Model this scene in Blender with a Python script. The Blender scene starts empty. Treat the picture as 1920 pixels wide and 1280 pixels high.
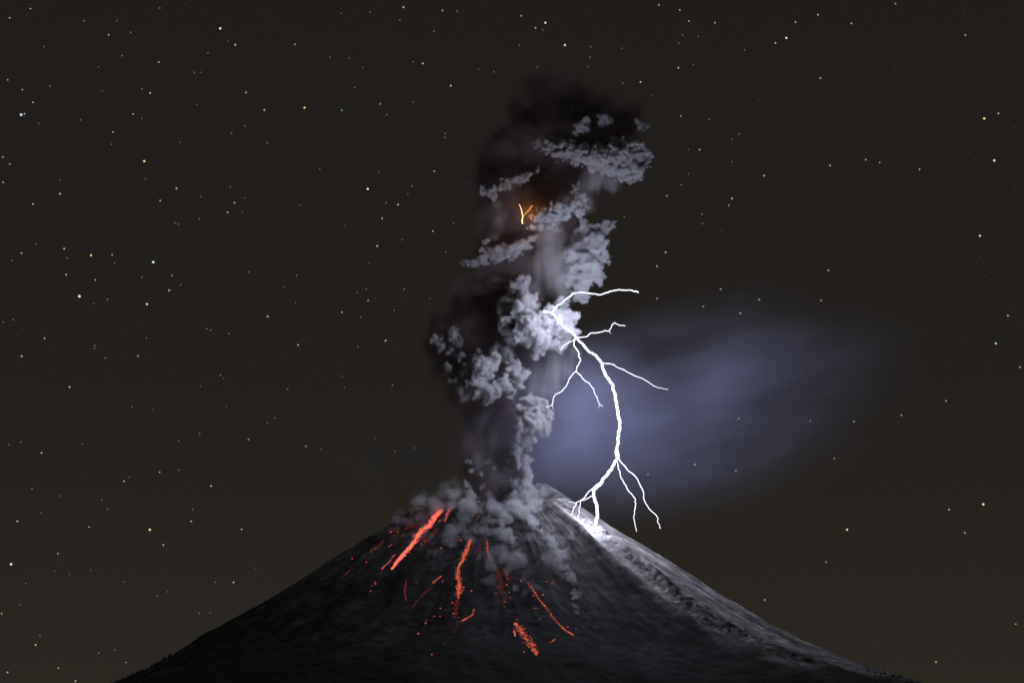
import bpy, math, random
import numpy as np
from mathutils import Vector, Matrix

random.seed(7)
RNG = np.random.default_rng(11)
sc = bpy.context.scene
col = sc.collection
R = math.radians

# ------------------------------------------------------------------ camera
PITCH = R(14.0)
FPX = 4000.0                         # focal length in pixels of a 1920 px wide frame
cam_d = bpy.data.cameras.new('camera')
cam_d.sensor_width = 36.0
cam_d.lens = 36.0 * FPX / 1920.0
cam_d.clip_start = 1.0
cam_d.clip_end = 200000.0
cam = bpy.data.objects.new('camera', cam_d)
col.objects.link(cam)
CAM = Vector((0.0, 0.0, 2.0))
cam.location = CAM
cam.rotation_euler = (math.pi / 2 + PITCH, 0, 0)
sc.camera = cam

# ------------------------------------------------------------------ night sky, faint moonlight, exposure
SKY_LOW = (0.0275, 0.0232, 0.0170)
SKY_MID = (0.0160, 0.0140, 0.0118)
SKY_TOP = (0.0122, 0.0106, 0.0098)
MOON = 0.10
BOLT = 3.6
BOLT_WATTS = 4.3e7
world = bpy.data.worlds.new('World')
sc.world = world
world.use_nodes = True
nt = world.node_tree
nt.nodes.clear()
wo = nt.nodes.new('ShaderNodeOutputWorld')
bg = nt.nodes.new('ShaderNodeBackground')
tc = nt.nodes.new('ShaderNodeTexCoord')
sx = nt.nodes.new('ShaderNodeSeparateXYZ')
rp = nt.nodes.new('ShaderNodeValToRGB')
e = rp.color_ramp.elements
e[0].position = 0.02; e[0].color = (*SKY_LOW, 1)
e[1].position = 0.55; e[1].color = (*SKY_TOP, 1)
m_ = e.new(0.22); m_.color = (*SKY_MID, 1)
nt.links.new(tc.outputs['Generated'], sx.inputs[0])
nt.links.new(sx.outputs['Z'], rp.inputs[0])
nt.links.new(rp.outputs[0], bg.inputs['Color'])
bg.inputs['Strength'].default_value = 1.0
nt.links.new(bg.outputs[0], wo.inputs['Surface'])

sun_d = bpy.data.lights.new('moon', 'SUN')
sun_d.energy = MOON
sun_d.angle = R(0.5)
sun_d.color = (0.92, 0.95, 1.0)
sun = bpy.data.objects.new('moon', sun_d)
col.objects.link(sun)
sun.rotation_euler = (R(52), 0, R(-38))

sc.view_settings.view_transform = 'Standard'
sc.view_settings.look = 'None'
sc.view_settings.exposure = 0.0
sc.view_settings.gamma = 1.0
sc.view_settings.use_curve_mapping = False
cy = sc.cycles
cy.max_bounces = 6
cy.diffuse_bounces = 2
cy.volume_bounces = 2
cy.transparent_max_bounces = 96
cy.volume_step_rate = 1.6
cy.volume_max_steps = 512
cy.use_denoising = True
cy.sample_clamp_indirect = 4.0

# ------------------------------------------------------------------ helpers
cp, sp = math.cos(PITCH), math.sin(PITCH)


def ray(px, py):
    u, v = (px - 960.0) / FPX, (640.0 - py) / FPX
    return Vector((u, cp - v * sp, sp + v * cp))


def at(px, py, Y):
    d = ray(px, py)
    return CAM + d * ((Y - CAM.y) / d.y)


def tag(o, label=None, cat=None, group=None, kind=None):
    if label: o['label'] = label
    if cat: o['category'] = cat
    if group: o['group'] = group
    if kind: o['kind'] = kind
    return o


def empty(name, loc=(0, 0, 0)):
    o = bpy.data.objects.new(name, None)
    o.empty_display_size = 20
    o.location = loc
    col.objects.link(o)
    return o


def mesh_obj(name, V, F, mat, parent=None, smooth=True):
    me = bpy.data.meshes.new(name)
    V = np.asarray(V, dtype=np.float32)
    if isinstance(F, np.ndarray):
        k = F.shape[1]
        me.vertices.add(len(V)); me.vertices.foreach_set('co', V.ravel())
        me.loops.add(F.size); me.loops.foreach_set('vertex_index', F.ravel().astype(np.int32))
        me.polygons.add(len(F))
        me.polygons.foreach_set('loop_start', np.arange(0, F.size, k, dtype=np.int32))
        me.polygons.foreach_set('loop_total', np.full(len(F), k, dtype=np.int32))
        me.update(calc_edges=True)
    else:
        me.from_pydata([tuple(v) for v in V], [], F)
    me.polygons.foreach_set('use_smooth', np.full(len(me.polygons), smooth, dtype=bool))
    me.update()
    if mat: me.materials.append(mat)
    o = bpy.data.objects.new(name, me)
    col.objects.link(o)
    if parent is not None:
        o.parent = parent
        o.matrix_parent_inverse = Matrix.Translation(-Vector(parent.location))
    return o


G = RNG.normal(size=(32, 32, 32, 3))
G /= np.linalg.norm(G, axis=-1, keepdims=True)
G = G.astype(np.float32)


def noise(p, seed=0):
    """gradient noise, about -0.6..0.6"""
    p = np.asarray(p, dtype=np.float32) + np.float32(seed * 7.31)
    i = np.floor(p).astype(np.int32)
    f = p - i
    w = f * f * f * (f * (f * 6 - 15) + 10)
    out = np.zeros(len(p), np.float32)
    for a in (0, 1):
        wx = w[:, 0] if a else 1 - w[:, 0]
        for b in (0, 1):
            wy = w[:, 1] if b else 1 - w[:, 1]
            for c in (0, 1):
                wz = w[:, 2] if c else 1 - w[:, 2]
                g = G[(i[:, 0] + a) & 31, (i[:, 1] + b) & 31, (i[:, 2] + c) & 31]
                out += wx * wy * wz * (g[:, 0] * (f[:, 0] - a) + g[:, 1] * (f[:, 1] - b) + g[:, 2] * (f[:, 2] - c))
    return out


def fbm(p, oct=4, seed=0, gain=0.5, ridge=False):
    p = np.asarray(p, np.float32)
    s = np.zeros(len(p), np.float32); a = 1.0
    for k in range(oct):
        n = noise(p * (2.03 ** k), seed + k * 3)
        s += a * ((0.25 - np.abs(n)) * 2 if ridge else n)
        a *= gain
    return s


def surface_nets(f, org, h):
    """closed quad mesh of the zero set of f (negative inside)"""
    s = f < 0
    nx, ny, nz = f.shape
    c = [s[a:nx - 1 + a, b:ny - 1 + b, d:nz - 1 + d] for a in (0, 1) for b in (0, 1) for d in (0, 1)]
    cnt = sum(x.astype(np.int8) for x in c)
    act = (cnt > 0) & (cnt < 8)
    idx = np.full(act.shape, -1, np.int64)
    I = np.argwhere(act)
    idx[act] = np.arange(len(I))
    acc = np.zeros((len(I), 3)); num = np.zeros(len(I))
    corners = [(a, b, d) for a in (0, 1) for b in (0, 1) for d in (0, 1)]
    for k, A in enumerate(corners):
        for ax in range(3):
            if A[ax] == 0:
                B = list(A); B[ax] = 1
                fa = f[I[:, 0] + A[0], I[:, 1] + A[1], I[:, 2] + A[2]]
                fb = f[I[:, 0] + B[0], I[:, 1] + B[1], I[:, 2] + B[2]]
                m = (fa < 0) != (fb < 0)
                t = np.where(m, fa / np.where(m, fa - fb, 1), 0)
                P = np.tile(np.array(A, float), (len(I), 1)); P[:, ax] += t
                acc += P * m[:, None]; num += m
    V = (I + acc / num[:, None]) * h + np.asarray(org)
    Q = []
    for ax in range(3):
        sl0 = [slice(1, n - 1) for n in (nx, ny, nz)]; sl1 = list(sl0)
        sl0[ax] = slice(0, (nx, ny, nz)[ax] - 1); sl1[ax] = slice(1, (nx, ny, nz)[ax])
        a0, a1 = s[tuple(sl0)], s[tuple(sl1)]
        E = np.argwhere(a0 != a1)
        if not len(E): continue
        flip = a0[E[:, 0], E[:, 1], E[:, 2]]
        off = np.ones(3, int); off[ax] = 0
        E = E + off
        u, v = (ax + 1) % 3, (ax + 2) % 3
        def cell(du, dv):
            C = E.copy(); C[:, u] -= du; C[:, v] -= dv
            return idx[C[:, 0], C[:, 1], C[:, 2]]
        q = np.stack([cell(1, 1), cell(0, 1), cell(0, 0), cell(1, 0)], 1)
        q[~flip] = q[~flip][:, ::-1]
        Q.append(q)
    if not Q: return V, np.zeros((0, 4), np.int32)
    return V, np.concatenate(Q).astype(np.int32)


def sstep(a, b, x):
    t = np.clip((x - a) / (b - a), 0, 1)
    return t * t * (3 - 2 * t)


def blob_field(spheres, h, octs=(), wisp=(), k=0.35, seed=0, extra=0.0):
    """spheres: (x,y,z,r) in metres. octs: cauliflower creases (wavelength, amplitude);
    wisp: plain erosion noise (wavelength, amplitude, vertical stretch). Signed distance, negative inside"""
    S = np.array(spheres, float)
    pad = sum(a for _, a in octs) * 0.5 + sum(w[1] for w in wisp) * 0.8 + 3 * h + extra
    lo = np.floor(((S[:, :3] - S[:, 3:]).min(0) - pad) / h) * h
    hi = (S[:, :3] + S[:, 3:]).max(0) + pad
    n = np.ceil((hi - lo) / h).astype(int) + 1
    big = 60.0 + pad
    f = np.full(n, big, np.float32)
    gx, gy, gz = [lo[i] + h * np.arange(n[i]) for i in range(3)]
    for x, y, z, r in S:
        m = r + pad + 2 * h
        a = [max(0, int((c - m - lo[i]) / h)) for i, c in enumerate((x, y, z))]
        b = [min(n[i], int((c + m - lo[i]) / h) + 2) for i, c in enumerate((x, y, z))]
        sl = tuple(slice(a[i], b[i]) for i in range(3))
        d = np.sqrt((gx[sl[0]][:, None, None] - x) ** 2 + (gy[sl[1]][None, :, None] - y) ** 2
                    + (gz[sl[2]][None, None, :] - z) ** 2) - r
        kk = k * r
        g = f[sl]
        hh = np.clip(0.5 + 0.5 * (g - d) / kk, 0, 1)
        f[sl] = g * (1 - hh) + d * hh - kk * hh * (1 - hh)
    band = np.argwhere(np.abs(f) < pad + h)
    P = band * h + lo
    add = np.zeros(len(P), np.float32)
    if octs:
        warp = np.stack([noise(P / 55.0, seed + 20 + q) for q in range(3)], 1) * 14
        for q, (wl, am) in enumerate(octs):
            add -= am * (np.abs(noise((P + warp) / wl, seed + q)) * 2 - 0.5)
    for q, (wl, am, st) in enumerate(wisp):
        add += am * noise(P / np.array([wl, wl, wl * st]), seed + 40 + q) * 2
    f[band[:, 0], band[:, 1], band[:, 2]] += add
    f[0] = f[-1] = big; f[:, 0] = f[:, -1] = big; f[:, :, 0] = f[:, :, -1] = big
    return f, lo


def blob(spheres, h, octs=(), wisp=(), k=0.35, seed=0, iso=0.0):
    f, lo = blob_field(spheres, h, octs, wisp, k, seed)
    return surface_nets(f - iso, lo, h)


class Grid:
    """a box of air that collects smoke density"""
    def __init__(self, lo, hi, h):
        self.h = h
        self.lo = np.floor(np.array(lo) / h) * h
        self.n = np.ceil((np.array(hi) - self.lo) / h).astype(int) + 1
        self.d = np.zeros(self.n, np.float32)

    def add(self, f, lo, rho, w, mode='max', mod=0.0, wl=30.0, st=1.0, seed=0):
        o = np.round((lo - self.lo) / self.h).astype(int)
        a = np.maximum(o, 0); b = np.minimum(o + f.shape, self.n)
        if np.any(b <= a): return
        sl = tuple(slice(a[i], b[i]) for i in range(3)); sf = tuple(slice(a[i] - o[i], b[i] - o[i]) for i in range(3))
        v = rho * sstep(0, w, -f[sf])
        if mod:
            I = np.argwhere(v > 0)
            P = (I + a) * self.h + self.lo
            P = P / np.array([wl, wl, wl * st])
            q = np.clip(1 + mod * 2.2 * fbm(P, 3, seed + 70), 0.05, 2.2)
            v[I[:, 0], I[:, 1], I[:, 2]] *= q
        if mode == 'max': self.d[sl] = np.maximum(self.d[sl], v)
        else: self.d[sl] += v

    def build(self, name, mat, parent=None):
        d = self.d
        d[0] = d[-1] = 0; d[:, 0] = d[:, -1] = 0; d[:, :, 0] = d[:, :, -1] = 0
        nz_ = np.argwhere(d > 0)
        a, b = nz_.min(0) - 1, nz_.max(0) + 2
        a = np.maximum(a, 0)
        d = np.ascontiguousarray(d[a[0]:b[0], a[1]:b[1], a[2]:b[2]])
        lo = self.lo + a * self.h
        nx, ny, nz = d.shape
        me = bpy.data.meshes.new(name)
        me.vertices.add(d.size)
        at_ = me.attributes.new('rho', 'FLOAT', 'POINT'); at_.data.foreach_set('value', d.ravel())
        o = bpy.data.objects.new(name, me); col.objects.link(o)
        o.location = lo
        if parent is not None:
            o.parent = parent; o.matrix_parent_inverse = Matrix.Translation(-Vector(parent.location))
        me.materials.append(mat)
        g = bpy.data.node_groups.new(name, 'GeometryNodeTree')
        g.interface.new_socket('Geometry', in_out='INPUT', socket_type='NodeSocketGeometry')
        g.interface.new_socket('Geometry', in_out='OUTPUT', socket_type='NodeSocketGeometry')
        N, L = g.nodes.new, g.links.new
        gi, go = N('NodeGroupInput'), N('NodeGroupOutput')
        pos = N('GeometryNodeInputPosition')
        sep = N('ShaderNodeSeparateXYZ')
        dv = N('ShaderNodeVectorMath'); dv.operation = 'SCALE'; dv.inputs['Scale'].default_value = 1.0 / self.h
        L(pos.outputs[0], dv.inputs[0]); L(dv.outputs[0], sep.inputs[0])
        ints = []
        for k in range(3):
            fi = N('FunctionNodeFloatToInt'); fi.rounding_mode = 'ROUND'
            L(sep.outputs[k], fi.inputs[0]); ints.append(fi)

        def mad(x, k, y):
            m = N('FunctionNodeIntegerMath'); m.operation = 'MULTIPLY_ADD'
            L(x.outputs[0], m.inputs[0]); m.inputs[1].default_value = k; L(y.outputs[0], m.inputs[2])
            return m
        ix = mad(mad(ints[0], ny, ints[1]), nz, ints[2])
        na = N('GeometryNodeInputNamedAttribute'); na.data_type = 'FLOAT'; na.inputs['Name'].default_value = 'rho'
        si = N('GeometryNodeSampleIndex'); si.data_type = 'FLOAT'; si.domain = 'POINT'; si.clamp = True
        L(gi.outputs[0], si.inputs['Geometry']); L(na.outputs[0], si.inputs['Value']); L(ix.outputs[0], si.inputs['Index'])
        vc = N('GeometryNodeVolumeCube')
        L(si.outputs[0], vc.inputs['Density'])
        vc.inputs['Min'].default_value = (0, 0, 0)
        vc.inputs['Max'].default_value = ((nx - 1) * self.h, (ny - 1) * self.h, (nz - 1) * self.h)
        vc.inputs['Resolution X'].default_value = nx; vc.inputs['Resolution Y'].default_value = ny; vc.inputs['Resolution Z'].default_value = nz
        sm = N('GeometryNodeSetMaterial'); sm.inputs['Material'].default_value = mat
        L(vc.outputs[0], sm.inputs[0]); L(sm.outputs[0], go.inputs[0])
        md = o.modifiers.new('smoke', 'NODES'); md.node_group = g
        return o


# ------------------------------------------------------------------ materials
def new_mat(name):
    m = bpy.data.materials.new(name)
    m.use_nodes = True
    t = m.node_tree
    t.nodes.clear()
    o = t.nodes.new('ShaderNodeOutputMaterial')
    return m, t, o


def emit_mat(name, color, strength, sample=True):
    m, t, o = new_mat(name)
    e = t.nodes.new('ShaderNodeEmission')
    e.inputs['Color'].default_value = (*color, 1)
    e.inputs['Strength'].default_value = strength
    t.links.new(e.outputs[0], o.inputs['Surface'])
    m.cycles.emission_sampling = 'AUTO' if sample else 'NONE'
    return m


def smoke_mat(name, color, density, skin=True, absorb=(0, 0, 0), aniso=0.0):
    """even ash or steam: what the hull encloses scatters light"""
    m, t, o = new_mat(name)
    v = t.nodes.new('ShaderNodeVolumePrincipled')
    v.inputs['Color'].default_value = (*color, 1)
    v.inputs['Absorption Color'].default_value = (*absorb, 1)
    v.inputs['Density'].default_value = density
    v.inputs['Anisotropy'].default_value = aniso
    t.links.new(v.outputs[0], o.inputs['Volume'])
    if skin:
        s = t.nodes.new('ShaderNodeBsdfTransparent')
        t.links.new(s.outputs[0], o.inputs['Surface'])
    return m


def drift_mat(name, color, density, scale, stretch=(1, 1, 1), lo=0.42, hi=0.7, edge=True, skin=False):
    """thin uneven smoke: dense in the middle of its hull, fading and patchy outwards"""
    m, t, o = new_mat(name)
    N = t.nodes.new
    L = t.links.new
    v = N('ShaderNodeVolumePrincipled')
    v.inputs['Color'].default_value = (*color, 1)
    tcn = N('ShaderNodeTexCoord')
    mp = N('ShaderNodeMapping'); mp.inputs['Scale'].default_value = stretch
    nz = N('ShaderNodeTexNoise'); nz.inputs['Scale'].default_value = scale
    nz.inputs['Detail'].default_value = 3.0
    mr = N('ShaderNodeMapRange'); mr.interpolation_type = 'SMOOTHSTEP'
    mr.inputs['From Min'].default_value = lo; mr.inputs['From Max'].default_value = hi
    mr.inputs['To Min'].default_value = 0.12; mr.inputs['To Max'].default_value = 1.0
    L(tcn.outputs['Object'], mp.inputs[0]); L(mp.outputs[0], nz.inputs['Vector'])
    L(nz.outputs['Fac'], mr.inputs['Value'])
    mul = N('ShaderNodeMath'); mul.operation = 'MULTIPLY'; mul.inputs[1].default_value = density
    L(mr.outputs[0], mul.inputs[0])
    last = mul
    if edge:
        ln = N('ShaderNodeVectorMath'); ln.operation = 'LENGTH'
        L(tcn.outputs['Object'], ln.inputs[0])
        er = N('ShaderNodeMapRange'); er.interpolation_type = 'SMOOTHERSTEP'
        er.inputs['From Min'].default_value = 1.0; er.inputs['From Max'].default_value = 0.0
        er.inputs['To Min'].default_value = 0.0; er.inputs['To Max'].default_value = 1.0
        L(ln.outputs['Value'], er.inputs['Value'])
        m2 = N('ShaderNodeMath'); m2.operation = 'MULTIPLY'
        L(mul.outputs[0], m2.inputs[0]); L(er.outputs[0], m2.inputs[1])
        last = m2
    L(last.outputs[0], v.inputs['Density'])
    L(v.outputs[0], o.inputs['Volume'])
    if skin:
        s = N('ShaderNodeBsdfTransparent')
        L(s.outputs[0], o.inputs['Surface'])
    return m


# ------------------------------------------------------------------ volcano
AX, AY = -50.0, 8000.0
PR = np.array([0, 174, 300, 466, 700, 900, 1080, 1300, 1610, 2000, 2500, 3000, 3600, 4300, 5200, 6500, 9000], float)
PZ = np.array([1560, 1440, 1347, 1224, 1066, 934, 826, 712, 610, 480, 345, 240, 146, 75, 25, 0, -4], float)
_r = np.arange(0, 9000, 5.0)
_z = np.interp(_r, PR, PZ)
_k = np.ones(41) / 41
_zs = np.convolve(np.pad(_z, 20, mode='edge'), _k, 'valid')
_zs[:24] = _z[:24]


def height(x, y):
    x = np.asarray(x, float); y = np.asarray(y, float)
    dx, dy = x - AX, y - AY
    r = np.hypot(dx, dy) + 1e-6
    psi = np.degrees(np.arctan2(dx, -dy))
    c, s = dy / r, dx / r
    z = np.interp(r, _r, _zs)
    on = np.clip((r - 120) / 500, 0, 1)
    far = np.clip((5200 - r) / 2500, 0, 1)
    P = np.stack([c * 5, s * 5, r / 1500], 1)
    z = z + fbm(P, 3, 5, 0.5, True) * 24 * on * far
    wq = 1.3 * noise(np.stack([x / 420, y / 420, 0 * r], 1), 17)
    P = np.stack([c * 17 + wq, s * 17 + wq, r / 420], 1)
    z = z + fbm(P, 3, 9, 0.55, True) * 6 * on * far
    z = z - 66 * np.exp(-((psi + 82) / 34.0) ** 2) * np.clip((r - 1130) / 330, 0, 1) * np.clip((3500 - r) / 1500, 0, 1)
    # lower flanks: uneven, wooded
    low = np.clip((r - 1100) / 900, 0, 1)
    Q = np.stack([x, y, 0 * x], 1)
    z = z + fbm(Q / 240.0, 4, 14) * (18 + 28 * np.clip((np.abs(psi) - 45) / 30, 0, 1)) * low * far
    # ridge that splits the bright flank from the dark one
    wav = 33.2 + 0.5 * np.sin(r / 170.0) + 1.6 * noise(np.stack([r / 260, 0 * r, 0 * r], 1), 3)
    rg = np.exp(-((psi - wav) / 2.6) ** 2) * np.clip((r - 250) / 300, 0, 1) * np.clip((2100 - r) / 600, 0, 1)
    z = z + 38 * rg
    fl = np.exp(-((psi - 22) / 8.0) ** 2) * np.clip((r - 250) / 500, 0, 1) * far
    z = z - 22 * fl
    # blocky lava tongue on the bright flank
    tong = np.exp(-((psi - 42.5 - 2 * np.sin(r / 240.0)) / 4.0) ** 2) * np.clip((r - 330) / 150, 0, 1) * np.clip((1700 - r) / 500, 0, 1)
    z = z + tong * (12 + 15 * fbm(Q / 34.0, 4, 31, 0.6, True))
    # grain of the scree
    z = z + fbm(Q / 62.0, 5, 21, 0.55) * 5.0 * np.clip(r / 300, 0, 1)
    # crater: the rim is highest on the right
    cap = 1312 + 144 * np.exp(-((psi - 100) / 40.0) ** 2) + 26 * noise(np.stack([c * 4, s * 4, 0 * r], 1), 8) \
        + fbm(Q / 45.0, 3, 25) * 14
    kk = 10.0
    hh = np.clip(0.5 + 0.5 * (cap - z) / kk, 0, 1)
    z = cap * (1 - hh) + z * hh - kk * hh * (1 - hh)
    z = z - 90 * np.exp(-(r / 75.0) ** 2)
    return z


HG = 5.0
HX0, HY0 = -1500.0, 5900.0
_hx = np.arange(HX0, 1800, HG); _hy = np.arange(HY0, 8500, HG)
_gx, _gy = np.meshgrid(_hx, _hy, indexing='ij')
HM = height(_gx.ravel(), _gy.ravel()).reshape(_gx.shape)


def hraster(X, Y):
    fx = np.clip((X - HX0) / HG, 0, len(_hx) - 2.001); fy = np.clip((Y - HY0) / HG, 0, len(_hy) - 2.001)
    i = fx.astype(int); j = fy.astype(int); a = fx - i; b = fy - j
    return HM[i, j] * (1 - a) * (1 - b) + HM[i + 1, j] * a * (1 - b) + HM[i, j + 1] * (1 - a) * b + HM[i + 1, j + 1] * a * b


def hit(px, py):
    """where the line of sight through a point of the picture meets the mountain"""
    d = ray(px, py)
    t = np.arange(5950, 8450, 4.0) / d.y
    X, Y, Z = CAM.x + d.x * t, CAM.y + d.y * t, CAM.z + d.z * t
    g = Z - hraster(X, Y)
    k = np.argmax(g < 0)
    if g[k] >= 0:
        k = int(np.argmin(g))
        return Vector((X[k], Y[k], Z[k]))
    a, b = t[k - 1], t[k]
    ga, gb = g[k - 1], g[k]
    tt = a + (b - a) * ga / (ga - gb)
    return CAM + d * float(tt)


rr = [0.0]
while rr[-1] < 9000:
    r0 = rr[-1]
    rr.append(r0 + (4.0 if r0 < 1500 else min(4.0 * 1.013 ** ((r0 - 1500) / 8.0), 160)))
rr = np.array([0.05] + rr[1:])
psis = np.concatenate([np.arange(-108, 108, 0.30), np.arange(108, 252, 1.2)])
PS, RR = np.meshgrid(np.radians(psis), rr, indexing='ij')
VX = AX + RR * np.sin(PS); VY = AY - RR * np.cos(PS)
VZ = height(VX.ravel(), VY.ravel())
V = np.stack([VX.ravel(), VY.ravel(), VZ], 1)
npz, nr = PS.shape
A = np.arange(npz)[:, None]; B = np.arange(nr - 1)[None, :]
A2 = (A + 1) % npz
F = np.stack([(A * nr + B), (A * nr + B + 1), (A2 * nr + B + 1), (A2 * nr + B)], -1).reshape(-1, 4)
ctr = len(V)
V = np.vstack([V, [[AX, AY, float(height([AX], [AY])[0])]]])
Fc = np.stack([np.arange(npz) * nr, (np.arange(npz) + 1) % npz * nr, np.full(npz, ctr), np.full(npz, ctr)], 1)

m, t, o = new_mat('volcanic_scree')
N, L = t.nodes.new, t.links.new
bs = N('ShaderNodeBsdfPrincipled'); bs.inputs['Roughness'].default_value = 0.95
bs.inputs['Specular IOR Level'].default_value = 0.1
at_ = N('ShaderNodeAttribute'); at_.attribute_name = 'slope_uv'
n1 = N('ShaderNodeTexNoise'); n1.inputs['Scale'].default_value = 1.0; n1.inputs['Detail'].default_value = 7; n1.inputs['Roughness'].default_value = 0.62
L(at_.outputs['Vector'], n1.inputs['Vector'])
geo = N('ShaderNodeNewGeometry')
n2 = N('ShaderNodeTexNoise'); n2.inputs['Scale'].default_value = 0.018; n2.inputs['Detail'].default_value = 8; n2.inputs['Roughness'].default_value = 0.68
L(geo.outputs['Position'], n2.inputs['Vector'])
mx = N('ShaderNodeMath'); mx.operation = 'MULTIPLY_ADD'; mx.inputs[1].default_value = 0.45
L(n1.outputs['Fac'], mx.inputs[0])
m3 = N('ShaderNodeMath'); m3.operation = 'MULTIPLY'; m3.inputs[1].default_value = 0.55
L(n2.outputs['Fac'], m3.inputs[0]); L(m3.outputs[0], mx.inputs[2])
cr = N('ShaderNodeValToRGB')
ce = cr.color_ramp.elements
ce[0].position = 0.36; ce[0].color = (0.013, 0.013, 0.013, 1)
ce[1].position = 0.66; ce[1].color = (0.095, 0.093, 0.090, 1)
q = ce.new(0.5); q.color = (0.034, 0.033, 0.032, 1)
L(mx.outputs[0], cr.inputs[0])
veg = N('ShaderNodeAttribute'); veg.attribute_name = 'growth'
vm = N('ShaderNodeMix'); vm.data_type = 'RGBA'
vm.inputs['B'].default_value = (0.020, 0.026, 0.016, 1)
L(veg.outputs['Fac'], vm.inputs['Factor']); 
pa = N('ShaderNodeAttribute'); pa.attribute_name = 'pale_lit_ash'
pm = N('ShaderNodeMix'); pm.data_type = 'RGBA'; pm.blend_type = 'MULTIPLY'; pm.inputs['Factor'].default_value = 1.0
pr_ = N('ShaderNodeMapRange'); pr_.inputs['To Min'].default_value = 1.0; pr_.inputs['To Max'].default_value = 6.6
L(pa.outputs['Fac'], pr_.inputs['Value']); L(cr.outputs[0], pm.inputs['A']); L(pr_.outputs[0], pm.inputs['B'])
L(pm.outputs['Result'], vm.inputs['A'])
L(vm.outputs['Result'], bs.inputs['Base Color'])
bp = N('ShaderNodeBump'); bp.inputs['Strength'].default_value = 0.55; bp.inputs['Distance'].default_value = 4.0
n4 = N('ShaderNodeTexNoise'); n4.inputs['Scale'].default_value = 0.11; n4.inputs['Detail'].default_value = 6; n4.inputs['Roughness'].default_value = 0.65
L(geo.outputs['Position'], n4.inputs['Vector']); L(n4.outputs['Fac'], bp.inputs['Height'])
L(bp.outputs[0], bs.inputs['Normal'])
L(bs.outputs[0], o.inputs['Surface'])
SCREE = m

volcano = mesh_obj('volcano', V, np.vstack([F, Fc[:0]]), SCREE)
# the little cap over the crater floor
bm_v = V[Fc[:, :3]].reshape(-1, 3)
me = volcano.data
rad = np.append(RR.ravel(), 0.0)
ps = np.append(PS.ravel(), 0.0)
uv = np.zeros((len(V), 3), np.float32)
uv[:, 0] = np.sin(ps) * 15; uv[:, 1] = np.cos(ps) * 15; uv[:, 2] = rad / 260.0
a_ = me.attributes.new('slope_uv', 'FLOAT_VECTOR', 'POINT'); a_.data.foreach_set('vector', uv.ravel())
gr = np.clip((rad - 1250) / 500 + fbm(V / 300.0, 3, 50) * 1.2, 0, 1) * 0.9
a_ = me.attributes.new('growth', 'FLOAT', 'POINT'); a_.data.foreach_set('value', gr.astype(np.float32))
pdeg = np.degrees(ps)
pal = sstep(30.5, 34.5, pdeg + 2.5 * fbm(V / 90.0, 3, 55)) * sstep(120, 100, pdeg)  # lightning's glow on the right flank, painted as a paler ground colour
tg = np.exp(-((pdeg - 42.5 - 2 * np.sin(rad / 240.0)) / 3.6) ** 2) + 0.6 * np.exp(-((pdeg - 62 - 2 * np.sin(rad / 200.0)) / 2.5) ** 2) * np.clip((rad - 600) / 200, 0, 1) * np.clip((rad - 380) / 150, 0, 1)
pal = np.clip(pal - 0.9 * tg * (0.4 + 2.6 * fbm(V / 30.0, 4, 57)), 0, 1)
pal = np.maximum(pal, 0.26 * sstep(950, 350, rad) * np.clip(0.6 + 1.6 * fbm(V / 60.0, 4, 58), 0, 1.6))  # upper slope lightened to imitate the smoke haze hanging over it
a_ = me.attributes.new('pale_lit_ash', 'FLOAT', 'POINT'); a_.data.foreach_set('value', pal.astype(np.float32))
tag(volcano, 'dark conical volcano with steep ash slopes and a pointed rim', 'volcano', kind='structure')

# flat land out to the horizon
gm, t, o = new_mat('dark_plain')
N, L = t.nodes.new, t.links.new
bs = N('ShaderNodeBsdfPrincipled'); bs.inputs['Roughness'].default_value = 0.95
nz = N('ShaderNodeTexNoise'); nz.inputs['Scale'].default_value = 0.004; nz.inputs['Detail'].default_value = 8
gq = N('ShaderNodeNewGeometry'); L(gq.outputs['Position'], nz.inputs['Vector'])
cr = N('ShaderNodeValToRGB')
cr.color_ramp.elements[0].color = (0.025, 0.032, 0.02, 1); cr.color_ramp.elements[1].color = (0.06, 0.058, 0.04, 1)
L(nz.outputs['Fac'], cr.inputs[0]); L(cr.outputs[0], bs.inputs['Base Color']); L(bs.outputs[0], o.inputs['Surface'])
gv = []; gf = []
rings = [0, 400, 1500, 4000, 9000, 20000, 45000, 90000]
for i, q in enumerate(rings[1:]):
    for k in range(48):
        a = 2 * math.pi * k / 48
        gv.append((q * math.cos(a), 4000 + q * math.sin(a), 0))
gf.append(list(range(48)))
for i in range(len(rings) - 2):
    for k in range(48):
        k2 = (k + 1) % 48
        gf.append([i * 48 + k, (i + 1) * 48 + k, (i + 1) * 48 + k2, i * 48 + k2])
ground = mesh_obj('ground', gv, gf, gm, smooth=False)
tag(ground, kind='structure')

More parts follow.
